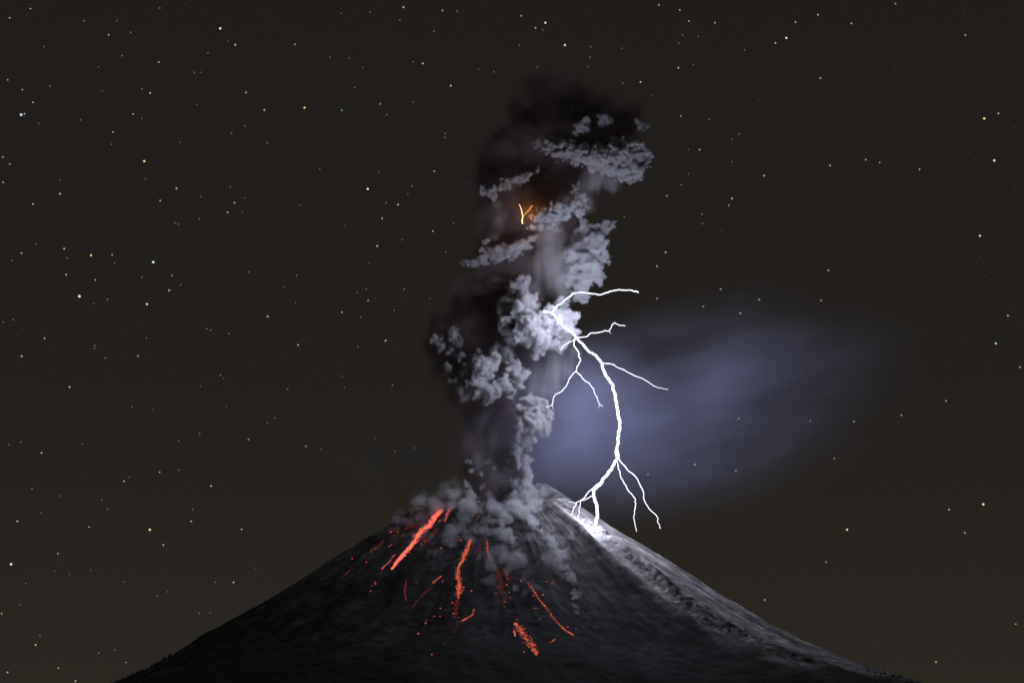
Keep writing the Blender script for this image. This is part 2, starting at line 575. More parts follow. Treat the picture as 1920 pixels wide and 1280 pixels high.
# woods on the lower flanks
rn = random.Random(33)
V, F = [], []
tr = []
while len(tr) < 9000:
    a = rn.uniform(-125, 125); r = rn.uniform(1230, 2300)
    if rn.random() < 0.6: a = rn.uniform(-105, -60)
    tr.append((AX + r * math.sin(R(a)), AY - r * math.cos(R(a)), r))
tx = np.array(tr)
tz = height(tx[:, 0], tx[:, 1])
dens = fbm(np.stack([tx[:, 0], tx[:, 1], 0 * tz], 1) / 160.0, 3, 81)
for (x, y, r), z, dn in zip(tr, tz, dens):
    pd_ = abs(math.degrees(math.atan2(x - AX, AY - y)))
    if dn + (r - 1350) / 500 - max(0, 62 - pd_) / 16 < 0.05: continue
    hh = rn.uniform(6, 13); w = hh * rn.uniform(.28, .42)
    b0 = len(V)
    for lv, (zz, ww) in enumerate(((-2.0, .25), (.18 * hh, 1.0), (.55 * hh, .85), (hh, .15))):
        for k in range(5):
            q = 2 * math.pi * k / 5 + lv * .6; e_ = w * ww * rn.uniform(.7, 1.3)
            V.append((x + e_ * math.cos(q), y + e_ * math.sin(q), z + zz * rn.uniform(.9, 1.1)))
    for lv in range(3):
        for k in range(5):
            k2 = (k + 1) % 5
            F.append((b0 + lv * 5 + k, b0 + lv * 5 + k2, b0 + lv * 5 + 5 + k2, b0 + lv * 5 + 5 + k))
    F.append((b0 + 15, b0 + 16, b0 + 17, b0 + 18, b0 + 19))
fm, t, o = new_mat('dark_foliage')
bs = t.nodes.new('ShaderNodeBsdfPrincipled'); bs.inputs['Roughness'].default_value = .9
ni = t.nodes.new('ShaderNodeTexNoise'); ni.inputs['Scale'].default_value = .05
gq = t.nodes.new('ShaderNodeNewGeometry'); t.links.new(gq.outputs['Position'], ni.inputs['Vector'])
cr = t.nodes.new('ShaderNodeValToRGB'); cr.color_ramp.elements[0].color = (.03, .045, .02, 1); cr.color_ramp.elements[1].color = (.06, .08, .04, 1)
t.links.new(ni.outputs['Fac'], cr.inputs[0]); t.links.new(cr.outputs[0], bs.inputs['Base Color']); t.links.new(bs.outputs[0], o.inputs['Surface'])
fo = mesh_obj('forest', V, F, fm, smooth=False)
tag(fo, 'dark woods covering the lower flanks of the volcano', 'forest', kind='stuff')

# ------------------------------------------------------------------ lightning
BM = emit_mat('lightning_light', (0.86, 0.88, 1.0), BOLT, False)
BM2 = emit_mat('lightning_branch_light', (0.86, 0.87, 1.0), BOLT * 0.6, False)


def tube(pts, rad, sides=6):
    V, F = [], []
    n = len(pts)
    for i, p in enumerate(pts):
        d = (pts[min(i + 1, n - 1)] - pts[max(i - 1, 0)]).normalized()
        u = d.cross(Vector((0, 1, 0.01))).normalized()
        w = d.cross(u)
        for k in range(sides):
            a = 2 * math.pi * k / sides
            V.append(p + (u * math.cos(a) + w * math.sin(a)) * rad[i])
    for i in range(n - 1):
        for k in range(sides):
            k2 = (k + 1) % sides
            F.append([i * sides + k, i * sides + k2, (i + 1) * sides + k2, (i + 1) * sides + k])
    F.append(list(range(sides))[::-1]); F.append([(n - 1) * sides + k for k in range(sides)])
    return V, F


def jag(path, Ys, sub=3, jit=1.3, seed=0):
    """picture trace + depth -> jagged 3-D points"""
    rn = random.Random(seed)
    out = []
    for i in range(len(path) - 1):
        (x0, y0), (x1, y1) = path[i], path[i + 1]
        for s in range(sub):
            f = s / sub
            jx = rn.uniform(-jit, jit) if s else 0; jy = rn.uniform(-jit, jit) * .6 if s else 0
            out.append(at(x0 + (x1 - x0) * f + jx, y0 + (y1 - y0) * f + jy, Ys[i] + (Ys[i + 1] - Ys[i]) * f + (rn.uniform(-6, 6) if s else 0)))
    out.append(at(*path[-1], Ys[-1]))
    return out


main = [(1019, 583), (1035, 586), (1042, 595), (1052, 606), (1061, 616), (1073, 623), (1079, 631), (1090, 642.5), (1103.5, 658),
        (1117, 665.5), (1126.5, 678), (1129.6, 690), (1136, 704), (1147.6, 719), (1151.4, 734), (1156, 753.5), (1159, 772.7),
        (1162, 788), (1160.6, 807), (1159, 826), (1156.4, 843.5), (1158.3, 857), (1151.4, 870), (1140, 887.5), (1130.4, 897),
        (1126.5, 906.7), (1115, 916), (1112.4, 927.7), (1117, 941), (1119.6, 960), (1117.7, 979.5), (1116, 994)]
IMP = hit(1116, 996)


def mainY(py):
    return float(np.interp(py, [583, 640, 760, 870, 996], [7690, 7530, 7440, 7590, IMP.y - 2]))


bolt = empty('lightning_bolt', IMP)
tag(bolt, 'jagged blue-white lightning bolt striking the bright upper flank of the volcano', 'lightning')
Ys = [mainY(p[1]) for p in main]
pts = jag(main, Ys, 4, 1.5, 1)
n = len(pts)
rad = []
for i in range(n):
    f = i / (n - 1)
    rad.append(float(np.interp(f, [0, .05, .2, .45, .7, .97, 1], [4.5, 2.6, 3.4, 4.6, 4.4, 4.6, 6])) * random.uniform(.85, 1.15))
mesh_obj('main_channel', *tube(pts, rad), BM, bolt)


def channel_light(p, watts, color=(0.76, 0.78, 1.0), size=7.0, parent=None):
    ld = bpy.data.lights.new('channel_light', 'POINT')
    ld.energy = watts; ld.color = color; ld.shadow_soft_size = size
    lo = bpy.data.objects.new('channel_light', ld); col.objects.link(lo)
    lo.location = p
    par = parent or bolt
    lo.parent = par; lo.matrix_parent_inverse = Matrix.Translation(-par.location)


NL = 16
for k in range(NL):
    channel_light(pts[min(n - 1, int((k + .5) / NL * n))], BOLT_WATTS * 0.75 / NL * min(1.0, 0.10 + k / 5.0))
channel_light(IMP + Vector((2, -6, 9)), BOLT_WATTS * 0.018, size=4.0)
for x, y, Y in ((1085, 549, 7600), (1120, 551, 7570), (1155, 545, 7540), (1190, 546, 7510)):
    channel_light(at(x, y, Y), BOLT_WATTS * 0.30 / 4)


def branch(path, r0, r1, dY=0.0, seed=0, parent=None, y0=None):
    s = mainY(path[0][1]) if y0 is None else y0
    n = len(path)
    Ys = [s + dY * i / (n - 1) for i in range(n)]
    p = jag(path, Ys, 4, 1.25, seed)
    k = len(p)
    rd = [max(0.35, 0.62 * (r0 + (r1 - r0) * i / (k - 1)) * random.uniform(.85, 1.15)) for i in range(k)]
    return mesh_obj('branch', *tube(p, rd, 5), BM2, parent or bolt)


branch([(1037, 585), (1038.5, 581), (1044, 573.6), (1054, 568), (1061.5, 560), (1075, 550), (1090, 547.5), (1105.5, 550), (1126.5, 552.5),
        (1144, 546), (1161, 543), (1180, 543.7), (1197, 548)], 4.6, 3.0, -180, 2)
b = branch([(1080, 632), (1086, 632), (1100, 631), (1109, 624), (1124.6, 623), (1134, 620), (1142, 620), (1147.6, 609), (1152, 604),
            (1161, 610), (1172.5, 610.7)], 3.2, 1.6, 60, 3)
branch([(1142, 620), (1144.5, 625)], 1.6, 0.8, 0, 4, b, mainY(632) + 36)
branch([(1077, 635), (1076, 637), (1063, 644), (1056, 648), (1050, 656)], 2.6, 1.2, 40, 5)
b = branch([(1078, 633), (1075.6, 648), (1084.4, 660), (1085.6, 669), (1089, 675), (1082, 686.5), (1080.6, 695), (1069, 707.6),
            (1061.5, 725), (1050, 735), (1041, 739), (1037.7, 746), (1036.6, 755.5), (1032.7, 760.4), (1024, 763)], 3.6, 1.2, 60, 6)
branch([(1036, 757), (1038.5, 767)], 1.2, 0.8, 0, 7, b, mainY(633) + 56)
b = branch([(1080.6, 695), (1092, 709.5), (1105.5, 719), (1113, 728.6), (1114.3, 738), (1119, 746), (1124, 757.4), (1130.4, 762)], 2.8, 1.3, 20, 8, None, mainY(633) + 28)
branch([(1124, 757.4), (1121.6, 765)], 1.2, 0.8, 0, 9, b, mainY(633) + 46)
branch([(1118, 745), (1122, 743)], 1.2, 0.8, 0, 10, b, mainY(633) + 40)
branch([(1127, 680), (1145.7, 682), (1166.7, 691.5), (1189.7, 704), (1205, 709.5), (1224, 722), (1235.6, 726.7), (1253, 730)], 2.8, 1.0, -80, 11)
branch([(1158.3, 857), (1157, 864.6), (1163, 891), (1174.4, 910.5), (1180, 922), (1191.6, 935.4), (1191, 952.6), (1188.6, 971.8), (1193.5, 996)], 3.4, 1.6, -60, 12)
branch([(1158.3, 857), (1161, 860.7), (1174.4, 878), (1191.6, 893), (1205, 918), (1208, 937), (1216.5, 952.6), (1232, 968), (1233.7, 979.4), (1238.7, 990)], 3.4, 1.6, -110, 13)
b = branch([(1130, 898), (1126.5, 903), (1113, 913.6), (1101.7, 924), (1092, 935.4), (1080.6, 942.3), (1075, 954.5), (1070, 968.7)], 3.6, 1.6, 40, 14)
branch([(1080.6, 942.3), (1074, 941.5), (1066, 940)], 1.5, 0.7, 0, 15, b, mainY(898) + 28)
branch([(1112.4, 927.7), (1108.5, 930), (1098, 935.4), (1088, 939), (1086, 956.4), (1083, 979), (1084.4, 991)], 2.6, 1.4, 10, 16)
branch([(1156.4, 838), (1153, 846), (1154, 853), (1158, 858)], 2.6, 2.6, 6, 17)

# amber flash deep in the upper ash
OM = emit_mat('amber_flash_light', (1.0, 0.62, 0.28), 2.4, False)
OM2 = emit_mat('amber_flash_dim_light', (1.0, 0.40, 0.10), 0.9, False)
fl = empty('amber_lightning', at(980, 418, 7905))
tag(fl, 'short forked amber lightning flash inside the upper ash cloud', 'lightning')
p = jag([(973, 383), (976, 389), (979, 397), (980, 405), (979, 412), (980, 419)], [7905] * 6, 3, .7, 20)
mesh_obj('main_channel', *tube(p, list(np.linspace(0.9, 2.6, len(p)))), OM, fl)
p = jag([(980, 407), (986, 400), (992, 394), (998, 386)], [7905, 7915, 7925, 7935], 3, .8, 21)
mesh_obj('branch', *tube(p, list(np.linspace(1.8, 2.2, len(p)))), OM2, fl)

channel_light(at(981, 402, 7895), 1.2e5, (1.0, 0.42, 0.10), 5.0, fl)
channel_light(at(992, 394, 7915), 0.5e5, (1.0, 0.36, 0.08), 5.0, fl)

# ------------------------------------------------------------------ ash column
def S(lst, Y0=8000, rs=1.0):
    out = []
    for it in lst:
        px, py, r = it[:3]; dy = it[3] if len(it) > 3 else 0
        c = at(px, py, Y0 + dy)
        out.append((c.x, c.y, c.z, r * 2.0 * rs))
    return out


def breed(lst, n, fr=(0.35, 0.6), out=0.85, seed=0, front=0.25):
    """smaller lobes budding from each lobe"""
    rn = random.Random(seed); res = list(lst)
    for x, y, z, r in lst:
        for k in range(n):
            v = Vector((rn.gauss(0, 1), rn.gauss(0, 1) - front, rn.gauss(0, 1))).normalized()
            f = rn.uniform(*fr)
            res.append((x + v.x * r * out, y + v.y * r * out, z + v.z * r * out, r * f))
    return res


PALE = smoke_mat('pale_lit_ash', (0.80, 0.80, 0.81), 0.15)
SOFT = smoke_mat('soft_ash', (0.80, 0.80, 0.82), 0.05)
THIN = smoke_mat('thin_ash', (0.80, 0.80, 0.82), 0.007)
DARK = smoke_mat('dark_ash', (0.36, 0.285, 0.28), 0.010)  # darker ash, with the body's lack of light put into its colour
ASH = smoke_mat('billowing_ash', (0.80, 0.80, 0.81), 1.0, skin=False)
UNLIT_ASH = smoke_mat('unlit_ash', (0.36, 0.285, 0.28), 1.0, skin=False)  # same darkened colour: shade of the unlit body painted into the ash
_a, _b = at(745, 1010, 7700), at(1260, 110, 8200)
GRID = Grid((_a.x, 7690, _a.z), (_b.x, 8180, _b.z), 4.0)
DGRID = Grid((_a.x - 60, 7650, _a.z), (_b.x + 60, 8350, _b.z + 100), 9.0)
column = empty('ash_column', at(930, 945, 7960))
tag(column, 'towering dark grey volcanic ash column with pale billows above the crater', 'ash plume')


def billow(spheres, soft=False, octs=((44, 16), (21, 11), (10, 6)), wisp=((24, 6, 1), (11, 4, 1)), n=5, seed=0, rho=None, w=None, core=6.0, **kw):
    sp_ = breed(spheres, n, seed=seed) if n else spheres
    f, lo = blob_field(sp_, 4.0, octs, wisp, seed=seed, **kw)
    GRID.add(f, lo, rho or (0.05 if soft else 0.15), w or (22 if soft else 11), mod=0.5, wl=22, seed=seed)
    V, F = surface_nets(f + core, lo, 4.0)
    return mesh_obj('billow', V, F, SOFT if soft else PALE, column) if len(F) else None


# bright boil where the bolt leaves the column
billow(S([(970, 545, 22, -100), (985, 528, 15, -95), (950, 575, 22, -125), (985, 575, 30, -160), (955, 610, 25, -140),
          (1000, 615, 35, -190), (1033, 603, 33, -190), (1064, 595, 21, -170), (1060, 620, 24, -170), (1045, 638, 26, -140),
          (1010, 648, 22, -140), (960, 635, 17, -110), (944, 590, 14, -130), (1052, 570, 16, -130), (1074, 608, 12, -140)]), seed=1)
# ragged boil on the left
billow(S([(818, 635, 12, -60), (830, 648, 10, -60), (852, 625, 16, -50), (860, 641, 11, -50), (845, 657, 9, -60), (840, 690, 12, -90),
          (852, 716, 12, -120), (880, 700, 20, -130), (905, 690, 25, -160), (924, 681, 18, -150), (895, 724, 23, -150),
          (870, 735, 15, -130), (919, 735, 21, -150), (944, 720, 17, -140), (930, 655, 14, -90), (950, 664, 15, -100),
          (965, 690, 18, -120), (975, 714, 15, -120), (986, 698, 12, -110), (958, 735, 13, -120), (914, 750, 11, -140), (863, 668, 10, -80), (898, 660, 9, -80)]),
       octs=((34, 15), (17, 11), (9, 6)), wisp=((30, 9, 1), (12, 5, 1)), seed=2)
# mushroom head and its stem
billow(S([(995, 757, 19, -150), (981, 766, 17, -150), (1014, 762, 18, -150), (1027, 781, 15, -150), (1019, 800, 17, -150),
          (1000, 788, 25, -170), (985, 800, 19, -160), (976, 820, 15, -150), (990, 824, 16, -150), (970, 842, 12, -150),
          (970, 858, 9, -145), (974, 872, 8, -140)]), octs=((38, 13), (18, 9), (9, 5)), seed=3)
billow(S([(988, 880, 15, -130), (996, 862, 11, -125), (992, 895, 14, -120), (985, 905, 18, -130), (980, 930, 21, -130),
          (974, 952, 25, -130), (955, 958, 22, -120), (995, 842, 11, -120), (998, 920, 14, -120), (985, 860, 14, -120), (968, 905, 14, -120), (962, 930, 16, -120)]), True, octs=((38, 13), (18, 9), (9, 5)), wisp=((30, 10, 2.2), (13, 5, 1.6)), seed=14, rho=.05, w=26)
# skeins rising from the crater
billow(S([(878, 866, 9, -90), (880, 884, 10, -90), (876, 908, 10, -90), (884, 930, 14, -90), (902, 890, 6, -90), (904, 912, 9, -90), (915, 865, 8, -80),
          (925, 879, 8, -80), (936, 890, 8, -80), (946, 878, 7, -80), (951, 864, 7, -80), (959, 850, 7, -80), (870, 956, 20, -130),
          (900, 962, 22, -140), (930, 962, 22, -140), (955, 975, 20, -160), (984, 984, 17, -170), (848, 958, 14, -100)]), True, octs=((30, 12), (15, 8)),
       wisp=((34, 10, 2.4), (14, 5, 1.5)), n=4, seed=4, rho=.045, w=22)
# cheek on the upper right
billow(S([(1100, 430, 20, -40), (1130, 432, 20, -40), (1146, 424, 12, -30), (1115, 455, 25, -60), (1125, 480, 22, -50), (1105, 495, 27, -60),
          (1119, 516, 18, -50), (1095, 530, 23, -50), (1085, 550, 19, -40), (1075, 480, 27, -40), (1070, 520, 24, -40)]), True,
       octs=((44, 18), (22, 9)), wisp=((36, 14, .6), (16, 8, .6), (9, 4, .7)), seed=5, rho=.05, w=40)
# flat shelf on the left
billow(S([(876, 494, 8, -40), (892, 491, 11, -40), (908, 487, 12, -45), (925, 484, 13, -50), (940, 480, 13, -50), (955, 474, 14, -50),
          (970, 466, 14, -50), (905, 468, 9, -40), (912, 453, 8, -40), (985, 456, 12, -40), (1000, 450, 10, -40), (920, 472, 10, -40), (945, 468, 12, -45)], rs=1.25), True, octs=((34, 13), (16, 8)), wisp=((40, 12, .5), (14, 7, .7)), n=4, seed=6, rho=.05, w=24)
# curl beside the amber flash
billow(S([(1002, 412, 9, -110), (1015, 406, 12, -115), (1030, 405, 14, -120), (1045, 400, 16, -125), (1060, 394, 17, -125), (1075, 385, 15, -120),
          (1085, 368, 12, -110), (1090, 393, 11, -110), (1000, 426, 8, -110), (1015, 425, 9, -110), (1035, 421, 11, -110), (1082, 352, 8, -105), (1096, 378, 8, -105)], rs=1.2),
       octs=((28, 14), (13, 10)), wisp=((26, 13, 1.0), (11, 9, 1.0)), n=4, seed=7, rho=.09, w=14)
# ragged shelf near the top
billow(S([(1008, 268, 9, -60), (1030, 275, 13, -65), (1050, 283, 14, -70), (1070, 286, 15, -75), (1090, 292, 17, -80), (1110, 300, 18, -85),
          (1130, 300, 18, -85), (1150, 299, 20, -85), (1175, 295, 21, -85), (1200, 290, 18, -75), (1214, 290, 12, -70), (1188, 315, 18, -70),
          (1168, 326, 15, -70), (1145, 318, 14, -70), (1150, 271, 12, -70), (1168, 273, 11, -70), (1122, 280, 10, -75), (1095, 276, 9, -75), (1060, 272, 8, -70), (1195, 272, 10, -70), (1175, 315, 16, -60)], rs=1.25),
       octs=((30, 16), (14, 11)), wisp=((30, 15, 1.0), (12, 10, 1.0)), n=4, seed=8, rho=.09, w=15)
# torn scraps above it
for k, lst in enumerate(([(1088, 241, 12), (1098, 227, 10), (1080, 250, 9), (1102, 243, 8)], [(1132, 220, 11), (1126, 231, 8), (1140, 229, 8)], [(1205, 238, 11), (1196, 231, 8)])):
    billow(S([(a, b_, c_, -80) for a, b_, c_ in lst], rs=1.2), True, octs=((24, 10), (12, 7)), wisp=((22, 10, 1.0), (11, 6, 1)), n=4, seed=9 + k, rho=.035, w=18)
# thin shelf on the upper left
billow(S([(905, 358, 8, -60), (920, 360, 10, -60), (935, 355, 10, -60), (950, 348, 10, -65), (965, 340, 10, -65), (980, 335, 9, -65), (992, 328, 8, -60),
          (1002, 321, 7, -60), (945, 336, 7, -60), (930, 366, 9, -60)], rs=1.25), octs=((26, 12), (12, 9)), wisp=((26, 13, 1.5), (11, 8, 1)), n=4, seed=13, rho=.06, w=16)
# ash lit amber round the hidden flash
billow(S([(978, 392, 12, -40), (992, 388, 12, -40), (983, 408, 13, -45), (968, 412, 9, -60), (1004, 384, 9, -40)]), True, octs=((24, 10), (12, 7)), wisp=((22, 10, 1.2),), n=3, seed=15, rho=.012, w=26, core=14)

# veils of falling ash between the billows
def veil(lst, rho, w, seed, st=6.0, mod=0.8, wl=34):
    f, lo = blob_field(S(lst), 4.0, ((60, 16),), ((50, 14, st), (22, 8, st)), k=.8, seed=seed, extra=10)
    GRID.add(f, lo, rho, w, 'sum', mod, wl, st, seed)


veil([(1030, 440, 40, -30), (1035, 490, 42, -30), (1050, 530, 36, -40), (1085, 470, 40, -20), (1010, 500, 30, -20), (1060, 560, 26, -60), (1000, 540, 26, -40)], 0.0125, 60, 40)
veil([(1040, 660, 34, -60), (1030, 700, 36, -60), (1020, 730, 32, -70), (1060, 690, 26, -50), (1075, 660, 22, -60)], 0.0085, 50, 41)
veil([(1120, 335, 32, -30), (1150, 340, 26, -30), (1095, 350, 26, -30), (1100, 385, 22, -30)], 0.011, 45, 42)
veil([(935, 385, 16, -30), (932, 415, 18, -30), (925, 445, 16, -30), (950, 400, 14, -20)], 0.012, 34, 43)
veil([(905, 790, 30, -60), (930, 830, 34, -60), (900, 870, 30, -70), (960, 830, 22, -110), (940, 900, 34, -90)], 0.0050, 50, 44)
veil([(830, 925, 24, -60), (850, 905, 18, -60), (800, 940, 18, -60), (870, 930, 22, -80)], 0.008, 40, 45, 1.6)

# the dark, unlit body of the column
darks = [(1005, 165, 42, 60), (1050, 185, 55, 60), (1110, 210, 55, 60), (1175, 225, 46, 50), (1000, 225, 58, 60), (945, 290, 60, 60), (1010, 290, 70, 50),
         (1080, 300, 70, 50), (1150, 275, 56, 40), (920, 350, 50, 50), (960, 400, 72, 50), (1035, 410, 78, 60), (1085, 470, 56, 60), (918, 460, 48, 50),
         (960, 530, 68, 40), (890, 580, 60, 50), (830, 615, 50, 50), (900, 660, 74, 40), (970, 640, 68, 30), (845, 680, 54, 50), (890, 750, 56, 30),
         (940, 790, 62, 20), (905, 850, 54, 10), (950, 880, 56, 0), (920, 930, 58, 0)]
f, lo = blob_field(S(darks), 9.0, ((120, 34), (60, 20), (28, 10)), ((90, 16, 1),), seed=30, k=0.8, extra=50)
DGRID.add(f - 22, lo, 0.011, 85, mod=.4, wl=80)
V, F = surface_nets(f + 26, lo, 9.0)
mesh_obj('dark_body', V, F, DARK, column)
GRID.build('pale_lit_ash', ASH, column)['kind'] = 'stuff'
DGRID.build('dark_ash', UNLIT_ASH, column)['kind'] = 'stuff'

# ------------------------------------------------------------------ drifting smoke
def lump(name, center, scale, rot, mat, seed):
    """hull of thin smoke: its object space is a unit ball"""
    import bmesh
    bm = bmesh.new()
    bmesh.ops.create_icosphere(bm, subdivisions=4, radius=1.0)
    co = np.array([v.co[:] for v in bm.verts])
    d = 1 + 0.10 * fbm(co * 2.2, 3, seed)
    for v, k in zip(bm.verts, d): v.co *= float(k)
    me = bpy.data.meshes.new(name); bm.to_mesh(me); bm.free()
    me.materials.append(mat)
    o = bpy.data.objects.new(name, me); col.objects.link(o)
    o.location = center; o.scale = scale; o.rotation_euler = rot
    return o


DM = drift_mat('drifting_smoke', (0.69, 0.73, 1.0), 0.0029, 2.2, (1.0, 1.0, 1.3), .34, .74)
d1 = lump('drifting_smoke', at(1310, 765, 8200), (1080, 480, 520), (0, R(-15), 0), DM, 60)
tag(d1, 'thin blue smoke drifting away to the right of the lightning bolt', 'smoke', kind='stuff')
DM3 = drift_mat('bolt_side_smoke', (0.69, 0.73, 1.0), 0.0034, 1.6, (1, 1, 1), .32, .74)
d3 = lump('drifting_smoke', at(1060, 800, 8000), (520, 330, 470), (0, 0, 0), DM3, 66)
tag(d3, 'blue-lit smoke glowing between the ash column and the lightning bolt', 'smoke', kind='stuff')
DM2 = drift_mat('pale_drifting_smoke', (0.80, 0.83, 0.90), 0.0022, 1.6)
d2 = lump('drifting_smoke', at(760, 860, 8350), (420, 260, 230), (0, R(15), 0), DM2, 61)
tag(d2, 'faint grey smoke hanging behind the left shoulder of the volcano', 'smoke', kind='stuff')
# ------------------------------------------------------------------ dust and smoke on the slopes
def slope_smoke(name, label, path, rho=0.034, w=18, lift=0.3, octs=((24, 7),), wisp=((44, 13, 1), (18, 10, 1), (9, 5, 1)), seed=0, n=3, core=6.0, jit=0.35, mat=None):
    rn = random.Random(seed)
    pts = []
    for i in range(len(path) - 1):
        (x0, y0, r0), (x1, y1, r1) = path[i], path[i + 1]
        k = max(1, int(math.hypot(x1 - x0, y1 - y0) / (0.7 * (r0 + r1) / 2)))
        for s in range(k):
            f = s / k
            pts.append((x0 + (x1 - x0) * f, y0 + (y1 - y0) * f, r0 + (r1 - r0) * f))
    pts.append(path[-1])
    sp_ = []
    for x, y, r in pts:
        c = hit(x + rn.gauss(0, jit) * r, y + rn.gauss(0, jit) * r)
        r *= rn.uniform(.65, 1.25)
        sp_.append((c.x, c.y - r * 2 * lift * .6, c.z + r * 2 * lift * .6, r * 2))
    sp_ = breed(sp_, n, seed=seed)
    f, lo = blob_field(sp_, 4.0, octs, wisp, seed=seed)
    V, F = surface_nets(f + core, lo, 4.0)
    o = mesh_obj(name, V, F, mat or THIN)
    tag(o, label, 'smoke', kind='stuff')
    g = Grid(lo, lo + np.array(f.shape) * 4.0, 4.0)
    g.add(f, lo, rho, w, mod=.7, wl=24, seed=seed)
    g.build('drifting_dust', ASH, o)['kind'] = 'stuff'
    return o


slope_smoke('dust_avalanche', 'long pale dust avalanche running down the slope towards the bright ridge',
            [(985, 968, 13), (1008, 996, 10), (1022, 1010, 9), (1032, 1020, 9), (1050, 1045, 8.5), (1060, 1068, 8.5), (1070, 1088, 8), (1076, 1110, 8), (1074, 1130, 6.5), (1078, 1150, 3)], rho=.06, w=14, seed=70)
slope_smoke('dust_avalanche', 'narrow grey dust avalanche tapering to the thin lava trickle',
            [(930, 972, 16), (953, 998, 13), (966, 1028, 10), (976, 1050, 6), (986, 1075, 3.5), (998, 1098, 2.5)], seed=71)
slope_smoke('dust_cloud', 'grey dust cloud hanging below the middle of the crater rim', [(862, 965, 16), (890, 978, 17), (915, 990, 15), (940, 985, 14)], .008, 28, seed=72, jit=.6)
slope_smoke('dust_cloud', 'grey smoke drifting over the right end of the big lava flow', [(868, 985, 15), (850, 1003, 15), (836, 1015, 11)], .009, 22, seed=73, jit=.6)
slope_smoke('smoke_bank', 'red-lit smoke bank rising over the head of the big lava flow', [(735, 985, 11), (775, 958, 17), (805, 945, 20), (835, 938, 18), (850, 920, 12)], .011, 34, lift=.8,
            wisp=((40, 14, 1), (16, 6, 1)), seed=74, core=16)
slope_smoke('smoke_bank', 'thin grey smoke over the lava field left of the longest flow', [(735, 1000, 12), (765, 990, 15), (790, 985, 15), (812, 995, 14), (780, 1010, 10)], .006, 24, lift=.5, seed=77, core=12)
slope_smoke('crater_smoke', 'low grey smoke bank spilling over the front of the crater rim', [(842, 957, 11), (865, 955, 14), (890, 953, 15), (915, 953, 15), (940, 955, 16), (962, 960, 16), (985, 966, 14)], .022, 30, lift=.7, seed=78, jit=.5)
slope_smoke('dust_cloud', 'small dust puff between the central lava patch and the trickle', [(965, 1100, 6), (975, 1117, 5)], .02, seed=75)
slope_smoke('smoke_haze', 'thin patchy smoke clinging to the upper front slope of the volcano',
            [(800, 1000, 18), (850, 1030, 20), (900, 1030, 26), (950, 1040, 26), (1000, 1050, 26), (1040, 1090, 20), (960, 1080, 22), (890, 1060, 20), (1040, 1000, 20), (1075, 1020, 16)],   .0016, 44, seed=76, jit=.8, core=26,
            wisp=((46, 18, 1), (20, 8, 1)))

# ------------------------------------------------------------------ lava
def lava_mat(name, hot, cool, strength):
    m, t, o = new_mat(name)
    N, L = t.nodes.new, t.links.new
    a = N('ShaderNodeAttribute'); a.attribute_name = 'heat'
    r = N('ShaderNodeValToRGB')
    r.color_ramp.elements[0].color = (*cool, 1); r.color_ramp.elements[1].color = (*hot, 1)
    r.color_ramp.elements[0].position = 0.1
    e = N('ShaderNodeEmission'); e.inputs['Strength'].default_value = strength
    L(a.outputs['Fac'], r.inputs[0]); L(r.outputs[0], e.inputs['Color'])
    L(e.outputs[0], o.inputs['Surface'])
    return m


LAVA = lava_mat('glowing_lava', (1.0, 0.46, 0.24), (0.16, 0.026, 0.016), 4.6)
LAVA_HOT = lava_mat('white_hot_lava', (1.0, 0.48, 0.22), (0.14, 0.020, 0.012), 12.0)
LAVA_DIM = lava_mat('dull_lava', (0.62, 0.16, 0.09), (0.06, 0.009, 0.007), 2.8)
ROCKV = np.array([(1, 0, 0), (-1, 0, 0), (0, 1, 0), (0, -1, 0), (0, 0, 1), (0, 0, -1)], float)
ROCKF = [(0, 2, 4), (2, 1, 4), (1, 3, 4), (3, 0, 4), (2, 0, 5), (1, 2, 5), (3, 1, 5), (0, 3, 5)]


